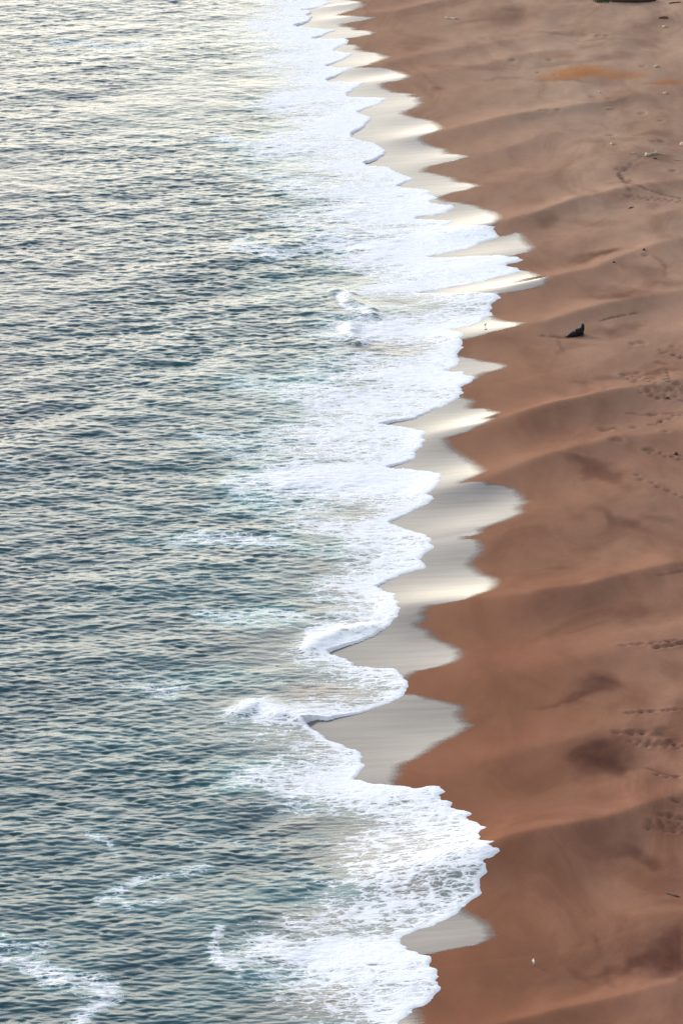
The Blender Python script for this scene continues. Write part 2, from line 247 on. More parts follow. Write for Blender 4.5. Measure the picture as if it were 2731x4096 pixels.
# ------------------------------------------------------------------ node helpers
class N:
    def __init__(s, name):
        s.m = bpy.data.materials.new(name); s.m.use_nodes = True
        s.t = s.m.node_tree; s.t.nodes.clear()
        s.out = s.t.nodes.new('ShaderNodeOutputMaterial')
    def put(s, inp, v):
        if isinstance(v, bpy.types.NodeSocket): s.t.links.new(v, inp)
        elif v is not None:
            if hasattr(inp.default_value, '__len__') and not hasattr(v, '__len__'): v = [v] * len(inp.default_value)
            if hasattr(inp.default_value, '__len__') and len(inp.default_value) == 4 and len(v) == 3: v = tuple(v) + (1,)
            inp.default_value = v
    def math(s, op, a, b=None, c=None, clamp=False):
        n = s.t.nodes.new('ShaderNodeMath'); n.operation = op; n.use_clamp = clamp
        s.put(n.inputs[0], a); s.put(n.inputs[1], b); s.put(n.inputs[2], c); return n.outputs[0]
    def add(s, a, b): return s.math('ADD', a, b)
    def mul(s, a, b): return s.math('MULTIPLY', a, b)
    def ramp(s, v, a, b, lo=0.0, hi=1.0, smooth=True):
        n = s.t.nodes.new('ShaderNodeMapRange'); n.interpolation_type = 'SMOOTHSTEP' if smooth else 'LINEAR'
        for i, q in enumerate((v, a, b, lo, hi)): s.put(n.inputs[i], q)
        return n.outputs[0]
    def attr(s, name):
        n = s.t.nodes.new('ShaderNodeAttribute'); n.attribute_name = name; return n.outputs['Fac']
    def pos(s, scale=(1, 1, 1), loc=(0, 0, 0)):
        n = s.t.nodes.new('ShaderNodeTexCoord'); m = s.t.nodes.new('ShaderNodeMapping')
        s.t.links.new(n.outputs['Object'], m.inputs[0]); m.inputs['Scale'].default_value = scale; m.inputs['Location'].default_value = loc
        return m.outputs[0]
    def noise(s, vec, scale, detail=4, rough=.55, dist=0.0):
        n = s.t.nodes.new('ShaderNodeTexNoise')
        s.put(n.inputs['Vector'], vec); n.inputs['Scale'].default_value = scale; n.inputs['Detail'].default_value = detail
        n.inputs['Roughness'].default_value = rough; n.inputs['Distortion'].default_value = dist
        return n.outputs['Fac'], n.outputs['Color']
    def voro(s, vec, scale, feat='DISTANCE_TO_EDGE'):
        n = s.t.nodes.new('ShaderNodeTexVoronoi'); n.feature = feat
        s.put(n.inputs['Vector'], vec); n.inputs['Scale'].default_value = scale
        return n.outputs['Distance']
    def mix(s, f, a, b):
        n = s.t.nodes.new('ShaderNodeMix'); n.data_type = 'RGBA'
        s.put(n.inputs[0], f); s.put(n.inputs[6], a); s.put(n.inputs[7], b); return n.outputs[2]
    def vadd(s, a, b, k):
        n = s.t.nodes.new('ShaderNodeVectorMath'); n.operation = 'MULTIPLY_ADD'
        s.put(n.inputs[0], b); n.inputs[1].default_value = k; s.put(n.inputs[2], a); return n.outputs[0]
    def bump(s, h, strength, dist, normal=None):
        n = s.t.nodes.new('ShaderNodeBump'); s.put(n.inputs['Strength'], strength); n.inputs['Distance'].default_value = dist
        s.put(n.inputs['Height'], h)
        if normal: s.put(n.inputs['Normal'], normal)
        return n.outputs[0]
    def bsdf(s, **k):
        n = s.t.nodes.new('ShaderNodeBsdfPrincipled')
        for a, v in k.items():
            s.put(n.inputs[a.replace('_', ' ')], v)
        return n.outputs[0]
    def mixs(s, f, a, b):
        n = s.t.nodes.new('ShaderNodeMixShader'); s.put(n.inputs[0], f); s.put(n.inputs[1], a); s.put(n.inputs[2], b); return n.outputs[0]
    def fin(s, o):
        s.t.links.new(o, s.out.inputs[0]); return s.m

# ---- sand
m = N('damp_sand')
big, _ = m.noise(m.pos((.10, .05, .05)), 1.0, 6, .6, 1.2)
mid, _ = m.noise(m.pos((.5, .25, .5)), 1.0, 5, .6)
gr, _ = m.noise(m.pos(), 9.0, 4, .7)
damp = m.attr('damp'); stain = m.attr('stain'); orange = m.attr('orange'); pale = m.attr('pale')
col = m.mix(m.ramp(big, .35, .65), (.208, .099, .064), (.285, .152, .104))
col = m.mix(m.mul(damp, .68), col, (.214, .086, .044))
col = m.mix(m.mul(pale, .75), col, (.40, .285, .208))  # painted far haze and dry upper sand share this lighter tone
col = m.mix(m.ramp(big, .52, .30, 0, .38), col, (.15, .074, .050))
col = m.mix(m.ramp(mid, .3, .7, 0, .16), col, (.15, .066, .042))
st = m.math('MULTIPLY', stain, m.ramp(mid, .2, .8, .75, 1.1), clamp=True)
col = m.mix(m.mul(st, .95), col, (.060, .024, .020))
col = m.mix(m.math('MULTIPLY', orange, m.ramp(mid, .25, .75, .75, 1.0), clamp=True), col, (.36, .150, .056))
col = m.mix(m.ramp(gr, .3, .7, 0, .24), col, (.09, .05, .04))
bh = m.add(m.mul(gr, .35), m.mul(mid, 1.0))
SAND = m.fin(m.bsdf(Base_Color=col, Roughness=m.add(m.mul(damp, -.10), .62), Specular_IOR_Level=0.0, Normal=m.bump(bh, .35, .06)))

# ---- thin film of water draining off the sand
m = N('wet_film')
sw = m.attr('sdw')
stre, _ = m.noise(m.pos((.10, 1.1, 1)), 1.0, 5, .6)
stre2, _ = m.noise(m.pos((.35, 3.2, 1), (9, 3, 0)), 1.0, 3, .6)
edge = m.add(m.attr('soft'), m.mul(m.add(stre2, -.5), .6))
fac = m.ramp(edge, -.05, 1.0)
wcol = m.mix(m.ramp(stre, .3, .7), (.098, .084, .076), (.148, .128, .114))
film = m.bsdf(Base_Color=wcol, Roughness=.10, IOR=1.36, Specular_IOR_Level=.5,
              Normal=m.bump(m.add(m.mul(stre, .7), m.mul(stre2, .12)), .16, .10))
tr = m.t.nodes.new('ShaderNodeBsdfTransparent').outputs[0]
FILM = m.fin(m.mixs(fac, tr, film))

# ---- sea with foam
m = N('sea_water')
dens = m.attr('foam'); turq = m.attr('turq'); shal = m.attr('shallow'); sf = m.attr('sdf')
p = m.pos((.62, 1.0, 1.0))
_, wv = m.noise(p, .9, 3, .6)
pw = m.vadd(p, wv, (1.1, 1.1, 0))
l1 = m.voro(pw, .95); l2 = m.voro(pw, 2.1)
n1, _ = m.noise(m.pos((.36, 1.0, 1)), .80, 6, .68, .7); n2, _ = m.noise(m.pos((.36, 1.25, 1)), 1.7, 6, .70, .5)
lace = m.math('MAXIMUM', m.ramp(l1, .0, .20, 1, 0), m.ramp(l2, .0, .16, .8, 0))
n3, _ = m.noise(m.pos((.40, 1.1, 1), (3, 8, 0)), 4.2, 4, .65, .4)
pat = m.ramp(m.add(m.add(m.add(m.mul(n1, .42), m.mul(n2, .48)), m.mul(n3, .30)), m.mul(lace, .14)), .42, .84, 0, 1, False)     # about .25 .. 1.1
thr = m.add(m.mul(dens, -1.0), 1.0)
fraw = m.add(pat, m.mul(thr, -1.0))
foam = m.add(m.mul(m.ramp(fraw, -.06, .06), .62), m.mul(m.ramp(fraw, -.02, .34), .38))
foam = m.math('MULTIPLY', foam, m.ramp(dens, .02, .16), clamp=True)
lip = m.ramp(m.add(sf, m.mul(m.add(n2, -.5), .7)), .30, .75, 1, 0)
foam = m.math('MAXIMUM', foam, m.mul(lip, .95))
deep = m.mix(n1, (.002, .036, .064), (.003, .062, .080))
wc = m.mix(turq, deep, (.085, .26, .27))
wc = m.mix(shal, wc, (.150, .132, .118))
veil = m.mul(m.ramp(n1, .3, .8), m.mul(dens, .55))
wc = m.mix(veil, wc, (.42, .50, .52))
fc = m.mix(m.ramp(n2, .3, .75), (.68, .71, .76), (.80, .82, .85))
rip, _ = m.noise(m.pos((.45, 1.5, 1)), 2.4, 5, .62)
flow, _ = m.noise(m.pos((.16, 2.0, 1), (4, 7, 0)), 1.0, 5, .62)
wb = m.bump(m.add(rip, m.mul(m.mul(flow, shal), 2.2)), .6, .07)
water = m.bsdf(Base_Color=wc, Roughness=.05, IOR=1.33, Normal=wb)
fh = m.add(m.mul(foam, .6), m.add(m.mul(n2, .8), m.mul(lace, .25)))
fs = m.bsdf(Base_Color=fc, Roughness=.85, Specular_IOR_Level=.2, Normal=m.bump(fh, .5, .16))
SEA = m.fin(m.mixs(foam, water, fs))

# ------------------------------------------------------------------ grids
def rows(y0, y1, k):
    ys = [y0]
    while ys[-1] < y1: ys.append(ys[-1] + k * (ys[-1] / 400.0) ** 1.55)
    return np.array(ys)
def build(name, X, Y, Z, keep, mat, attrs):
    ny, nx = X.shape
    idx = np.arange(ny * nx).reshape(ny, nx)
    q = np.stack([idx[:-1, :-1], idx[:-1, 1:], idx[1:, 1:], idx[1:, :-1]], -1).reshape(-1, 4)
    if keep is not None:
        k = (keep[:-1, :-1] | keep[:-1, 1:] | keep[1:, 1:] | keep[1:, :-1]).ravel(); q = q[k]
        used = np.unique(q); mp = np.full(ny * nx, -1); mp[used] = np.arange(len(used)); q = mp[q]
    else: used = np.arange(ny * nx)
    co = np.stack([X, Y, Z], -1).reshape(-1, 3)[used].astype(np.float32)
    me = bpy.data.meshes.new(name)
    me.vertices.add(len(co)); me.vertices.foreach_set('co', co.ravel())
    me.loops.add(q.size); me.loops.foreach_set('vertex_index', q.ravel().astype(np.int32))
    me.polygons.add(len(q)); me.polygons.foreach_set('loop_start', np.arange(0, q.size, 4, dtype=np.int32))
    me.polygons.foreach_set('use_smooth', np.ones(len(q), bool))
    me.update(calc_edges=True)
    for a, v in attrs.items():
        at = me.attributes.new(a, 'FLOAT', 'POINT'); at.data.foreach_set('value', np.ascontiguousarray(v.ravel()[used], np.float32))
    return link(name, me, mat)

# ---- beach
ys = rows(286, 815, .26)
xs = np.arange(-24, 80, .27)
X, Y = np.meshgrid(xs, ys)
Zs = sand_h(X, Y)
sdw_b = sdf(X, Y, WET, 0)
d = X - shore(Y)
Zs = Zs - 1.25 * (1 - sstep(286, 306, Y) * (1 - sstep(795, 815, Y)) * (1 - sstep(70, 80, X)))
stain = splat(X, Y, STAIN); orange = splat(X, Y, ORANGE, .6)
dent = np.zeros_like(X)
for pl, hw, s, dep in LINES:
    pp = S2P(pl); px, py = flat(pp[:, 0], pp[:, 1], ground(*pp[0]).z)
    m0 = (X > px.min() - 2) & (X < px.max() + 2) & (Y > py.min() - 2) & (Y < py.max() + 2)
    dd = seg_dist(X[m0], Y[m0], px, py) + (vnoise(X[m0] * 1.3, Y[m0] * 1.3, 9) - .5) * .3
    f = 1 - sstep(hw * .6, hw * 1.8, dd)
    stain[m0] = np.maximum(stain[m0], f * s); dent[m0] -= f * dep
for i, (px, py, r) in enumerate(PRW):
    g = ground(PRINTS[i][0], PRINTS[i][1])
    rx, ry = .17 * r + .06, .20 * r + .12
    i0, i1 = np.searchsorted(ys, [g.y - ry * 3, g.y + ry * 3]); j0, j1 = np.searchsorted(xs, [g.x - rx * 3, g.x + rx * 3])
    a, b = X[i0:i1, j0:j1], Y[i0:i1, j0:j1]
    if a.size == 0: continue
    nz = (vnoise(a * 2.2 + i, b * 2.2, 12) - .5) * .9
    q = np.hypot((a - g.x) / rx, (b - g.y) / ry) + nz
    f = 1 - sstep(.4, 1.5, q)
    dent[i0:i1, j0:j1] -= f * .10 - np.exp(-(q - 2) ** 2 * 3) * .03
    stain[i0:i1, j0:j1] = np.maximum(stain[i0:i1, j0:j1], f * .34)
# trampled strip up the beach
tr = sstep(24, 40, d) * np.clip(fbm(X * .12, Y * .06, 51, 3) * 2.4 - 1.0, 0, 1)
dent += tr * (fbm(X * 1.1, Y * .8, 53, 3) - .5) * .10
damp = np.exp(-np.clip(-sdw_b, 0, 60) / 9.0) * 0
damp = 1 - sstep(3, 34, d + (fbm(X * .06, Y * .05, 61, 3) - .5) * 16)
pale = sstep(350, 640, Y) * (.72 + .45 * sstep(0, 30, d)) * (.55 + .6 * fbm(X * .07, Y * .04, 66, 4))  # distance haze put into the sand colour, plus paler dry sand up the beach
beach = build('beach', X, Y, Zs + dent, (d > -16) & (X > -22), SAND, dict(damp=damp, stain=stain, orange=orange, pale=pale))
tag(beach, 'wide brown sand beach shaped into soft cusps beside the surf', 'beach', kind='structure')

# ---- wet film
k0 = int(np.searchsorted(xs, 34))
Xf, Yf = X[:, :k0], Y[:, :k0]
sdw = sdf(Xf, Yf, WET, .22); sdfoam = sdf(Xf, Yf, FOAM, 1.0 * .6)
keep = (sdw > -.9) & (sdfoam < 1.6)
Zf = Zs[:, :k0] + np.where(sdw > 0, .010 + .012 * np.clip(sdw / 3, 0, 1), .010 + .03 * np.clip(sdw, -1, 0))
gy, gx = np.gradient(sdw); gx = gx / .27; gy = gy / np.gradient(ys)[:, None]
nrm = np.hypot(gx, gy) + 1e-6; gxn = np.abs(gx) / nrm
for _ in range(3):
    gxn[1:-1] = (gxn[:-2] + gxn[1:-1] + gxn[2:]) / 3
soft = sdw / (.30 + 1.5 * gxn ** 2)              # the film thins out slowly up the beach, ends sharply along its sides
film = build('wet_sand', Xf, Yf, Zf, keep, FILM, dict(sdw=sdw, soft=soft))
tag(film, 'shiny wet sand left behind by the retreating swash', 'wet sand', kind='structure')

# ---- sea surface: a wind-sea spectrum, summed by FFT
Lx, Ly, nx, ny = 160.0, 600.0, 1024, 4096
kx = np.fft.fftfreq(nx, Lx / nx) * 2 * np.pi; ky = np.fft.fftfreq(ny, Ly / ny) * 2 * np.pi
KX, KY = np.meshgrid(kx, ky); K = np.hypot(KX, KY) + 1e-6
def comp(lp, ang, spread, hi, seed):
    kp = 2 * np.pi / lp; th = np.arctan2(KY, KX) - R(ang)
    Sp = np.where(K > kp * .45, K ** -3.6 * np.exp(-1.25 * (kp / K) ** 2), 0) * np.abs(np.cos(th / 1.0)) ** spread * np.exp(-(K / (2 * np.pi / hi)) ** 2)
    g = np.random.default_rng(seed); ph = g.standard_normal(K.shape) + 1j * g.standard_normal(K.shape)
    A = np.sqrt(Sp) * ph; A[0, 0] = 0
    return A
def field(A): return np.fft.ifft2(A).real
def norm_slope(A, s):
    r = math.sqrt((K ** 2 * np.abs(A) ** 2).sum() / 2) / (nx * ny); return A * (s / r)
A = norm_slope(comp(1.15, 79, 5, .36, 1), .21) + norm_slope(comp(1.55, 103, 5, .42, 2), .15) + norm_slope(comp(4.5, 116, 2, 1.5, 5), .055) + norm_slope(comp(4.0, 58, 2, 1.5, 6), .05) + norm_slope(comp(11, 114, 4, 3, 3), .036) + norm_slope(comp(10, 64, 4, 3, 7), .036) + norm_slope(comp(28, 130, 8, 8, 4), .034)
WZ = field(A); WX = field(-1j * KX / K * A); WY = field(-1j * KY / K * A)
def samp(F, X, Y):
    gx = ((X + Lx / 2) / Lx * nx) % nx; gy = ((Y - 290) / Ly * ny) % ny
    i = gx.astype(int); j = gy.astype(int); fx = gx - i; fy = gy - j; i1 = (i + 1) % nx; j1 = (j + 1) % ny
    return (F[j, i] * (1 - fx) + F[j, i1] * fx) * (1 - fy) + (F[j1, i] * (1 - fx) + F[j1, i1] * fx) * fy

ysw = rows(286, 815, .158)
xsw = np.arange(-64, 27, .20)
X, Y = np.meshgrid(xsw, ysw)
Zb = sand_h(X, Y)
jb = int(np.searchsorted(xsw, -34))
sdF = np.full(X.shape, 14.0, np.float32)
sdF[:, jb:] = sdf(X[:, jb:], Y[:, jb:], FOAM, .6)
dist = np.maximum(sdF, 0)                                 # up to 14 m
off = np.where(sdF > 13.5, np.maximum(14, shore(Y) - X - 4), dist)   # metres seaward of the swash edge

# foam cover, read off the photograph row by row (working grid)
FT = np.array([(-60,590,640,.9),(0,590,625,.95),(60,595,640,.9),(100,600,690,.85),(150,615,690,.8),(200,620,720,.95),(250,620,720,.95),(300,620,745,1.),(350,625,745,1.),(400,640,770,1.),(450,660,800,1.),(500,670,820,1.),(560,700,790,.95),(600,760,800,.95),(650,750,830,.85),(700,740,830,.8),(750,750,830,.85),(800,710,800,.78),(860,660,720,.9),(920,610,660,.85),(960,600,650,.9),(1000,600,660,.9),(1050,600,650,.95),(1100,560,660,.95),(1150,550,660,.85),(1200,600,740,.78),(1250,690,800,.75),(1290,740,850,.62),(1340,680,820,.66),(1400,760,840,.6),(1450,700,740,.75),(1490,690,730,.8),(1540,690,800,.5),(1590,690,860,.42),(1625,560,640,.62),(1680,500,650,.5),(1740,520,720,.72),(1790,520,740,.8),(1820,580,740,.7),(1860,640,780,.55),(1900,700,830,.55),(1950,640,830,.56),(2000,640,820,.58),(2050,680,800,.58),(2100,640,760,.62),(2150,500,640,.68),(2190,470,660,.9),(2230,520,700,.85),(2270,560,760,.6),(2310,620,820,.55),(2360,700,880,.5),(2450,700,900,.5)], float)
BLOB = [  # x, y, rx, ry, add
 (860,545,90,14,-.35),(790,640,60,20,-.25),(900,690,110,12,-.28),(870,715,140,8,-.25),(880,805,130,22,-.30),(760,905,90,14,-.2),(830,895,80,10,-.2),(740,1065,80,8,-.15),(800,1180,110,22,-.25),(720,1240,80,16,-.25),
 (1040,600,150,30,.15),(900,590,110,14,.3),(960,760,110,14,.2),(960,860,120,18,.2),(850,945,110,14,.2),(780,1005,120,16,.15),(800,1090,140,22,.2),
 (800,2195,150,38,.34),(640,2160,50,30,.2),(900,2000,150,90,.05),(1000,1900,90,70,.08),(900,2075,160,30,.12),(760,1900,110,30,-.25),(700,1980,70,25,-.1),(740,1785,80,25,.2),(610,1640,60,22,.35),(720,1480,40,30,.3),(760,1455,60,16,.2),(930,2300,60,60,.12),
 (250,1560,200,60,.10),(380,1590,60,30,.3),(560,1780,80,40,.3),(560,1100,60,30,.25),(500,1160,80,24,.2),(600,880,90,30,.2),(640,330,80,30,.3),(660,230,90,30,.25),(640,430,80,25,.25),(660,500,90,30,.2),(640,1090,70,40,.2),(520,1010,80,16,.3),(600,1420,110,22,.3),(180,1680,60,20,.15),(80,2160,90,26,.35),(330,1240,60,10,.2),(20,1060,60,30,.15),(160,1160,60,24,.12)]
STRIP = [([(0,2190),(60,2200),(130,2228),(190,2262),(212,2298),(196,2345)],16,.75),([(0,2135),(50,2155),(100,2172)],12,.5),([(235,2072),(290,2045),(350,2025),(440,2005),(480,1995)],9,.62),([(290,2062),(330,2080),(420,2068)],7,.4),([(205,1918),(250,1935),(295,1962)],8,.42),([(440,1950),(500,1935),(560,1930)],7,.35),([(140,98),(330,106)],7,.62),([(510,315),(620,322)],8,.72),([(580,395),(650,402)],7,.65),([(565,558),(640,572),(720,562)],11,.8),([(430,1240),(540,1243),(660,1252)],13,.6),([(450,1000),(540,1030),(620,1040)],12,.45),([(480,1412),(600,1402),(700,1420)],9,.52),([(560,1636),(600,1618),(650,1640),(700,1650)],12,.85),([(790,668),(815,690),(845,710),(855,726)],8,.95),([(806,755),(800,772),(826,788)],8,.95),([(500,2135),(476,2170),(500,2205),(560,2225)],12,.8),([(700,1475),(745,1500),(790,1505)],10,.8),([(530,1930),(600,1960),(640,1950)],6,.4),([(200,2340),(150,2352)],10,.5),([(520,1810),(600,1808),(700,1815)],9,.4),([(560,1105),(530,1120),(600,1140)],8,.5)]
SXp, SYp = None, None
tt = 1.0 / (cp * Y + sp * H)            # ground point -> working grid of the photograph (layout only)
Su = (X * tt * FPX + PW / 2) * 1568 / PW
Sv = (PH / 2 - (sp * Y - cp * H) * tt * FPX) * 1568 / PW
wob = (fbm(X * .16, Y * .1, 81, 4) - .5); wob2 = (fbm(X * .16 + 50, Y * .1, 82, 4) - .5)
su = Su + wob * 130; sv = Sv + wob2 * 40
a0 = np.interp(sv, FT[:, 0], FT[:, 1]); a1 = np.interp(sv, FT[:, 0], FT[:, 2]); lv = np.interp(sv, FT[:, 0], FT[:, 3]) * np.interp(sv, [0, 450, 700, 2400], [.88, .80, .72, .77])
dens = sstep(0, 1, (su - a0 + 105) / (a1 - a0 + 190)) * lv
dens *= .28 + 1.28 * fbm(X * .07 + 3, Y * .22, 85, 5)
for (cx, cy, rx, ry, v) in BLOB:
    q = np.hypot((su - cx) / rx, (sv - cy) / ry); dens += v * (1 - sstep(.3, 1.2, q))
for pl, wd, v in STRIP:
    pp = np.array(pl, float)
    m0 = (su > pp[:, 0].min() - 60) & (su < pp[:, 0].max() + 60) & (sv > pp[:, 1].min() - 60) & (sv < pp[:, 1].max() + 60)
    dd = seg_dist(su[m0], sv[m0] * 1.6, pp[:, 0], pp[:, 1] * 1.6)
    dens[m0] = np.maximum(dens[m0], v * .66 * (1 - sstep(wd * .2, wd * 3.4, dd + (fbm(X[m0] * .3, Y[m0] * .2, 97, 4) - .5) * wd * 2.4)))
dens += .07 * sstep(.55, .75, fbm(X * .1, Y * .06, 91, 4)) * sstep(600, 1400, Sv)
near = np.exp(-dist / 2.6)
dens = np.clip(dens + near * .30, 0, 1)
TQ = [(640,880,140,50,.5),(600,1130,150,70,.6),(700,1250,130,30,.6),(620,1415,170,36,.75),(710,1432,60,12,.8),(560,1770,150,60,.75),(520,1810,90,30,.8),(600,2060,150,40,.35),(480,2110,160,30,.35),(640,2250,150,40,.35),(600,360,110,60,.35),(640,640,90,60,.25),(420,560,60,20,.2),(300,1180,120,30,.25),(520,1560,140,30,.5),(250,1700,150,40,.25),(420,1240,160,30,.4),(300,2080,80,30,.3)]
turq = np.zeros_like(X)
for (cx, cy, rx, ry, v) in TQ:
    q = np.hypot((su - cx) / rx, (sv - cy) / ry); turq = np.maximum(turq, v * (1 - sstep(.2, 1.2, q)))
turq *= .35 + .9 * fbm(X * .25, Y * .15, 95, 4)
turq = np.clip(turq * .85 + .24 * (1 - sstep(8, 60, off)) * fbm(X * .12, Y * .07, 99, 3) * 1.6 + .35 * sstep(.06, .3, dens) * (1 - sstep(.3, .6, dens)), 0, 1)
SH = [(740,1890,130,45,.6),(700,1950,100,40,.45),(780,1590,170,45,.9),(760,1300,150,40,.5),(820,1690,100,60,.6),(860,1960,200,110,.9),(760,2120,160,60,.8),(800,2300,220,70,.9),(800,2200,300,50,.6),(960,2030,170,80,.95),(930,1900,150,80,.9),(870,800,150,40,.7),(800,690,70,40,.5),(860,545,90,20,.5),(760,1400,120,60,.45),(790,672,22,14,1.),(800,764,18,14,1.),(600,2330,200,40,.4)]
shal = np.zeros_like(X)
for (cx, cy, rx, ry, v) in SH:
    q = np.hypot((su - cx) / rx, (sv - cy) / ry); shal = np.maximum(shal, v * (1 - sstep(.3, 1.25, q)))
shal = np.clip(np.maximum(shal, .85 * np.exp(-dist / 8.0)), 0, 1)

calm = sstep(0, 16, off) * .85 + .15 * sstep(0, 3, off)            # the chop dies out in the thin swash
calm = calm * (1 - .2 * np.clip(shal * 1.1 - .15, 0, 1))
far = (.86 - .30 * sstep(420, 760, Y)) * (.52 + .96 * fbm(X * .045, Y * .03, 44, 4))
bord = sstep(-64, -58, X) * sstep(286, 294, Y) * (1 - sstep(800, 814, Y))
amp = calm * bord * far
z = samp(WZ, X, Y) * amp
for pl, hh, wdm in [([(1350,1165),(1385,1172),(1412,1206),(1478, 1240), (1490, 1262)], .40, .9), ([(1405,1300),(1398,1340),(1440,1372)], .35, .9), ([(1000,3655),(850,3720),(828,3790),(880,3850),(980,3880)], .2, 1.6), ([(960,2840),(1040,2810),(1120,2850),(1210,2870)], .35, 1.2), ([(900,3330),(1000,3300),(1180,3240)], -.3, 1.3), ([(1230,2590),(1270,2560),(1380,2520),(1480,2510)], .3, 1.2)]:
    pp = np.array(pl, float); px, py = flat(pp[:, 0], pp[:, 1])
    m0 = (X > px.min() - 5) & (X < px.max() + 5) & (Y > py.min() - 5) & (Y < py.max() + 5)
    dd = seg_dist(X[m0], Y[m0], px, py) + (fbm(X[m0] * .8, Y[m0] * .8, 14, 3) - .5) * .9
    z[m0] += hh * np.exp(-(dd / wdm) ** 2)
thick = np.where(sdF > 0, .085 * np.sqrt(np.clip(sdF / .45, 0, 1)) + .02 * (fbm(X * 1.2, Y * 1.2, 15, 3) - .2) * sstep(.1, 1, dist), .25 * sdF)
floor = Zb + thick
lvl = np.where(off > 0, -.10 + z, -5)
Z = np.where(floor > lvl, floor, lvl)
kk = .12; hmix = np.clip(.5 + .5 * (floor - lvl) / kk, 0, 1)
Z = lvl * (1 - hmix) + floor * hmix + kk * hmix * (1 - hmix)        # smooth union of swash and open water
Z = Z + (samp(WZ, X * 1.3, Y * 1.3) * .10) * sstep(.5, 4, dist) * (hmix > .5)
Z = Z - 1.2 * (1 - bord)
cx_ = samp(WX, X, Y) * amp * .75; cy_ = samp(WY, X, Y) * amp * .6 - 1.8 * samp(WZ, X, Y) * amp
chop = sstep(3, 12, off)
sea = build('sea', X + cx_ * chop, Y + cy_ * chop, Z, sdF > -.7, SEA, dict(foam=dens, turq=turq, shallow=shal, sdf=sdF))
tag(sea, 'rippled teal sea breaking into white foam along the beach', 'sea', kind='structure')

# ---- the far sea and the land beyond what the photograph frames
def coarse(name, xs, ys, zf, mat, attrs, keepf=None):
    X, Y = np.meshgrid(np.array(xs, float), np.array(ys, float))
    return build(name, X, Y, zf(X, Y), None if keepf is None else keepf(X, Y), mat, {k: np.full(X.shape, v) for k, v in attrs.items()})
ysf = np.concatenate([[-6000, -2000, -500, 0, 200], np.arange(260, 860, 10.), [900, 1000, 1300, 2000, 4000, 9000, 20000]])
open_sea = coarse('open_sea', np.concatenate([[-20000, -8000, -3000, -1000, -300, -120, -80], np.arange(-64, 12, 4.)]), ysf, lambda X, Y: np.full(X.shape, -1.5), SEA, dict(foam=0, turq=.05, shallow=0, sdf=20))
tag(open_sea, 'open water beyond the surf', 'sea', kind='structure')
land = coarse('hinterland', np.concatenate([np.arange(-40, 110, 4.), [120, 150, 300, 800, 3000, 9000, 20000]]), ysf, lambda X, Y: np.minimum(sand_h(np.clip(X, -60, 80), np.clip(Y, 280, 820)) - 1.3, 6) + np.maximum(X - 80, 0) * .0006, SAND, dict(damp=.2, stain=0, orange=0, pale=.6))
tag(land, 'sand stretching inland beyond the beach', 'ground', kind='structure')

# ------------------------------------------------------------------ things on the beach
def simple(name, col, rough=.7, col2=None, sc_=6.0, spec=.4):
    m = N(name); n, _ = m.noise(m.pos(), sc_, 4, .6)
    c = m.mix(m.ramp(n, .3, .7), col, col2 or tuple(v * .7 for v in col))
    return m.fin(m.bsdf(Base_Color=c, Roughness=rough, Specular_IOR_Level=spec, Normal=m.bump(n, .3, .02)))
SEAL = simple('seal_coat', (.006, .006, .011), .62, (.012, .010, .014), 5, .15)
GULLW = simple('white_feather', (.80, .80, .78), .8); GULLG = simple('grey_feather', (.20, .21, .23), .8); GULLY = simple('yellow_bill', (.60, .32, .05), .5); GULLP = simple('gull_leg', (.45, .22, .18), .6)
PALEWOOD = simple('bleached_wood', (.52, .44, .36), .85, (.34, .27, .21), 9); DARKWOOD = simple('dark_wood', (.050, .030, .022), .8, (.028, .018, .014), 9); BROWNWOOD = simple('brown_wood', (.15, .075, .045), .85, (.09, .045, .03), 9); PALEROCK = simple('pale_stone', (.62, .45, .32), .8); DARKROCK = simple('dark_stone', (.04, .022, .018), .75); GRASS = simple('dune_grass', (.07, .085, .03), .8, (.05, .055, .025))

def skin(name, verts, edges, radii, mat, parent=None, root=0, sub=2):
    me = bpy.data.meshes.new(name); me.from_pydata(verts, edges, []); o = link(name, me, None)
    mo = o.modifiers.new('s', 'SKIN'); mo.use_smooth_shade = True
    for i, r in enumerate(radii):
        sv_ = me.skin_vertices[0].data[i]; sv_.radius = (r, r) if not hasattr(r, '__len__') else r; sv_.use_root = (i == root)
    su_ = o.modifiers.new('u', 'SUBSURF'); su_.levels = sub; su_.render_levels = sub
    dg = bpy.context.evaluated_depsgraph_get(); dg.update()
    m2 = bpy.data.meshes.new_from_object(o.evaluated_get(dg)); o.modifiers.clear(); old = o.data; o.data = m2; bpy.data.meshes.remove(old)
    m2.name = name; m2.materials.clear(); m2.materials.append(mat)
    for p_ in m2.polygons: p_.use_smooth = True
    if parent: o.parent = parent
    return o
def chain(n, base=0): return [(base + i, base + i + 1) for i in range(n - 1)]

# the seal: tail to the left, chest raised, head up
v = [(0, 0, .12), (.22, 0, .18), (.50, 0, .27), (.85, 0, .34), (1.20, 0, .38), (1.48, 0, .50), (1.60, .01, .74), (1.66, .02, .96), (1.70, .05, 1.15), (1.72, .16, 1.24), (1.73, .27, 1.23),
     (1.40, -.28, .34), (1.46, -.42, .10), (1.62, -.52, .045), (1.40, .28, .34), (1.46, .42, .10), (1.62, .52, .045),
     (-.16, -.10, .07), (-.34, -.20, .045), (-.16, .10, .07), (-.34, .20, .045)]
e = chain(11) + [(5, 11), (11, 12), (12, 13), (5, 14), (14, 15), (15, 16), (0, 17), (17, 18), (0, 19), (19, 20)]
r = [.12, .24, .37, .46, .48, .44, .33, .25, .21, .18, .11, .12, .10, (.09, .045), .12, .10, (.09, .045), (.08, .05), (.07, .03), (.08, .05), (.07, .03)]
seal = skin('seal', v, e, r, SEAL, root=4)
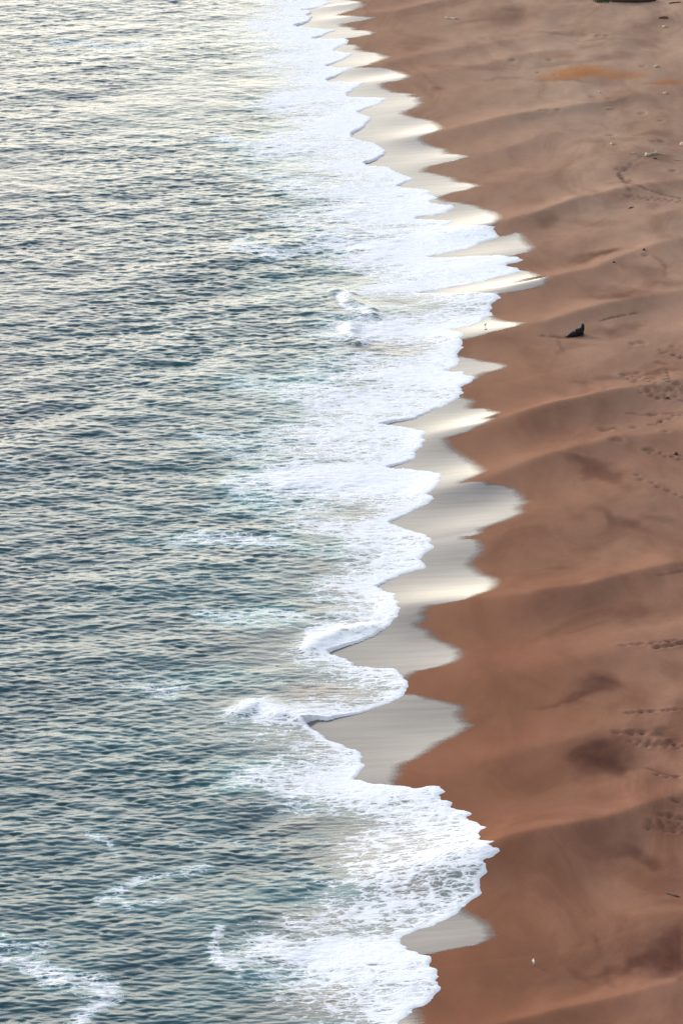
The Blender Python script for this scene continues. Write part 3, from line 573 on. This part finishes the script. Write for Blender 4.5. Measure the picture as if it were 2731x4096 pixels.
seal.location = ground(2271, 1346); seal.location.z -= .03; seal.rotation_euler = (0, R(-3), R(8))
tag(seal, 'dark seal resting on the brown sand with its head raised', 'seal')

def lump(name, mat, size, seed, parent=None):
    bm = bmesh.new(); bmesh.ops.create_icosphere(bm, subdivisions=2, radius=1)
    rr = random.Random(seed)
    for q in bm.verts:
        f = 1 + .18 * math.sin(3 * q.co.x + seed) * math.cos(4 * q.co.y + seed * 2) + rr.uniform(-.06, .06)
        q.co = Vector((q.co.x * size[0] * f, q.co.y * size[1] * f, q.co.z * size[2] * f))
    me = bpy.data.meshes.new(name); bm.to_mesh(me); bm.free()
    for p_ in me.polygons: p_.use_smooth = True
    return link(name, me, mat, parent)

def gull(px, py, rz, label, scale=1.0, z=0.0):
    g = ground(px, py)
    t = bpy.data.objects.new('gull', None); C.objects.link(t); t.location = g + Vector((0, 0, z)); t.rotation_euler = (0, 0, R(rz)); t.scale = (scale,) * 3
    tag(t, label, 'gull', 'gulls standing by the surf')
    skin('body', [(-.20, 0, .26), (-.08, 0, .27), (.06, 0, .30), (.15, 0, .36), (.18, 0, .43), (.22, 0, .44)], chain(6), [.03, .075, .085, .06, .05, .03], GULLW, t, 2)
    skin('bill', [(.235, 0, .44), (.29, 0, .43)], [(0, 1)], [.016, .008], GULLY, t, 0, 1)
    for s in (-1, 1):
        skin('wing', [(.06, s * .075, .31), (-.10, s * .075, .29), (-.27, s * .03, .25)], chain(3), [(.03, .06), (.02, .06), (.01, .02)], GULLG, t, 0, 1)
        skin('leg', [(.02, s * .035, .24), (.02, s * .035, .02), (.07, s * .035, .008)], chain(3), [.012, .010, .012], GULLP, t, 0, 1)
gull(2133, 3863, 95, 'small white gull alone on the bare brown sand below the last grey swash', 1.15)
gull(1940, 1309, 60, 'small pale gull on shiny wet sand at the foam edge', 1.0, .02)

def log(name, pts, radii, mat, label, cat, group=None, branches=(), lift=.0):
    """a stick or log laid on the sand through points of the photograph"""
    w_ = [ground(*p_) for p_ in pts]; o0 = w_[0].copy()
    vs = [tuple(q - o0 + Vector((0, 0, radii[i] * .55 + lift))) for i, q in enumerate(w_)]
    es = chain(len(vs)); rs = list(radii)
    for (k, off_, r0) in branches:
        es.append((k, len(vs))); vs.append(tuple(Vector(vs[k]) + Vector(off_))); rs.append(r0)
    o = skin(name, vs, es, rs, mat, None, 0, 1); o.location = o0
    return tag(o, label, cat, group)
DG = 'pieces of driftwood scattered over the upper beach'
log('driftwood_log', [(1786, 75), (1800, 74), (1815, 76), (1821, 77)], [.16, .15, .14, .17], PALEWOOD, 'pale driftwood log lying alone on the far sand nearest the surf', 'driftwood', DG, [(3, (.25, .35, .1), .06), (0, (-.2, .3, .15), .05)])
log('driftwood_stick', [(2418, 435), (2433, 434), (2449, 434)], [.09, .08, .06], PALEWOOD, 'straight pale stick on smooth sand below the orange stained patch', 'driftwood', DG)
log('driftwood_branch', [(2577, 626), (2590, 623), (2603, 617), (2616, 616), (2628, 614), (2645, 616), (2668, 620)], [.16, .20, .16, .11, .10, .07, .05], PALEWOOD, 'long twisted pale branch near the right edge, largest piece of driftwood', 'driftwood', DG, [(3, (.3, .7, .25), .05), (1, (-.4, .5, .2), .05)])
log('driftwood_chunk', [(2609, 634), (2618, 636), (2625, 635)], [.12, .15, .08], BROWNWOOD, 'short brown chunk of wood just below the long twisted branch', 'driftwood', DG)
log('driftwood_stick', [(2691, 637), (2705, 640), (2722, 642)], [.09, .08, .06], PALEWOOD, 'slim white stick at the right edge beyond the twisted branch', 'driftwood', DG)
log('driftwood_stick', [(2526, 612), (2533, 613), (2543, 614)], [.05, .08, .05], PALEWOOD, 'little pale stick left of the long twisted branch', 'driftwood', DG)
log('driftwood_stick', [(2511, 835), (2522, 831), (2527, 828)], [.07, .08, .05], DARKWOOD, 'dark forked stick on bare sand below the line of footprints', 'driftwood', DG, [(1, (.35, .2, .02), .05)])
log('driftwood_log', [(2631, 74), (2645, 73), (2660, 73), (2672, 74)], [.12, .2, .22, .14], BROWNWOOD, 'brown log half sunk in the sand in the far right corner', 'driftwood', DG)
log('driftwood_stick', [(2672, 15), (2695, 12), (2721, 10)], [.10, .12, .09], DARKWOOD, 'thin dark pole lying at the top right corner of the beach', 'driftwood', DG)
log('driftwood_stick', [(2662, 3574), (2682, 3579), (2698, 3585), (2715, 3589)], [.04, .07, .10, .06], DARKWOOD, 'crooked dark stick on the near sand close to the right edge', 'driftwood', DG)
log('driftwood_stick', [(2658, 1594), (2668, 1591), (2675, 1589)], [.06, .08, .05], DARKWOOD, 'short dark stick among the churned footprints below the seal', 'driftwood', DG)
log('driftwood_branch', [(2614, 270), (2622, 268), (2629, 262)], [.12, .20, .06], PALEROCK, 'cream coloured driftwood stub pointing up beside the orange patch', 'driftwood', DG)
log('driftwood_log', [(2440, 6), (2490, 7), (2540, 8), (2590, 6), (2625, 2)], [.5, .55, .55, .5, .3], DARKWOOD, 'big dark weathered log across the top right of the beach', 'log')
def stone(px, py, size, mat, label, seed, group):
    o = lump('stone', mat, size, seed); o.location = ground(px, py); o.location.z += size[2] * .4
    tag(o, label, 'stone', group)
SG = 'loose stones on the upper beach'
stone(2729, 582, (.42, .35, .32), PALEROCK, 'rounded pale orange stone at the right edge above the twisted branch', 3, SG)
stone(2701, 1818, (.24, .3, .2), DARKROCK, 'single dark stone near the right edge under the churned sand', 5, SG)
stone(2655, 108, (.3, .25, .18), PALEROCK, 'small tan stone in the far right corner below the half sunk log', 6, SG)
stone(2445, 577, (.22, .2, .16), PALEROCK, 'small tan stone left of the twisted branch on the reddish sand', 8, SG)
stone(2396, 369, (.14, .14, .12), PALEWOOD, 'tiny white stone under the right end of the orange patch', 9, SG)
stone(2658, 374, (.30, .22, .16), PALEROCK, 'flat pale stone by the right edge beneath the orange patch', 10, SG)
stone(2573, 1000, (.18, .2, .16), DARKROCK, 'small dark stone on a sand ridge right of the swash tongues', 11, SG)
stone(2453, 1050, (.14, .16, .12), DARKROCK, 'very small dark stone between the dark patches above the seal', 12, SG)

# tuft of grass at the end of the big log
bm = bmesh.new(); g0 = ground(2415, 5)
for k in range(240):
    a = random.uniform(0, 6.28); rr = random.uniform(0, 1); bx, by = math.cos(a) * rr * 1.7, math.sin(a) * rr * 1.6
    hh = random.uniform(.25, .65); lx, ly = random.uniform(-.25, .25), random.uniform(-.25, .25); wv_ = .05
    q = [bm.verts.new((bx - wv_, by, -.05)), bm.verts.new((bx + wv_, by, -.05)), bm.verts.new((bx + lx * .5 + wv_ * .7, by + ly * .5, hh * .6)), bm.verts.new((bx + lx * .5 - wv_ * .7, by + ly * .5, hh * .6)), bm.verts.new((bx + lx, by + ly, hh))]
    bm.faces.new((q[0], q[1], q[2], q[3])); bm.faces.new((q[3], q[2], q[4]))
me = bpy.data.meshes.new('grass_tuft'); bm.to_mesh(me); bm.free()
gt = link('grass_tuft', me, GRASS); gt.location = g0
tag(gt, 'low dark green tuft of grass at the left end of the big log', 'grass')
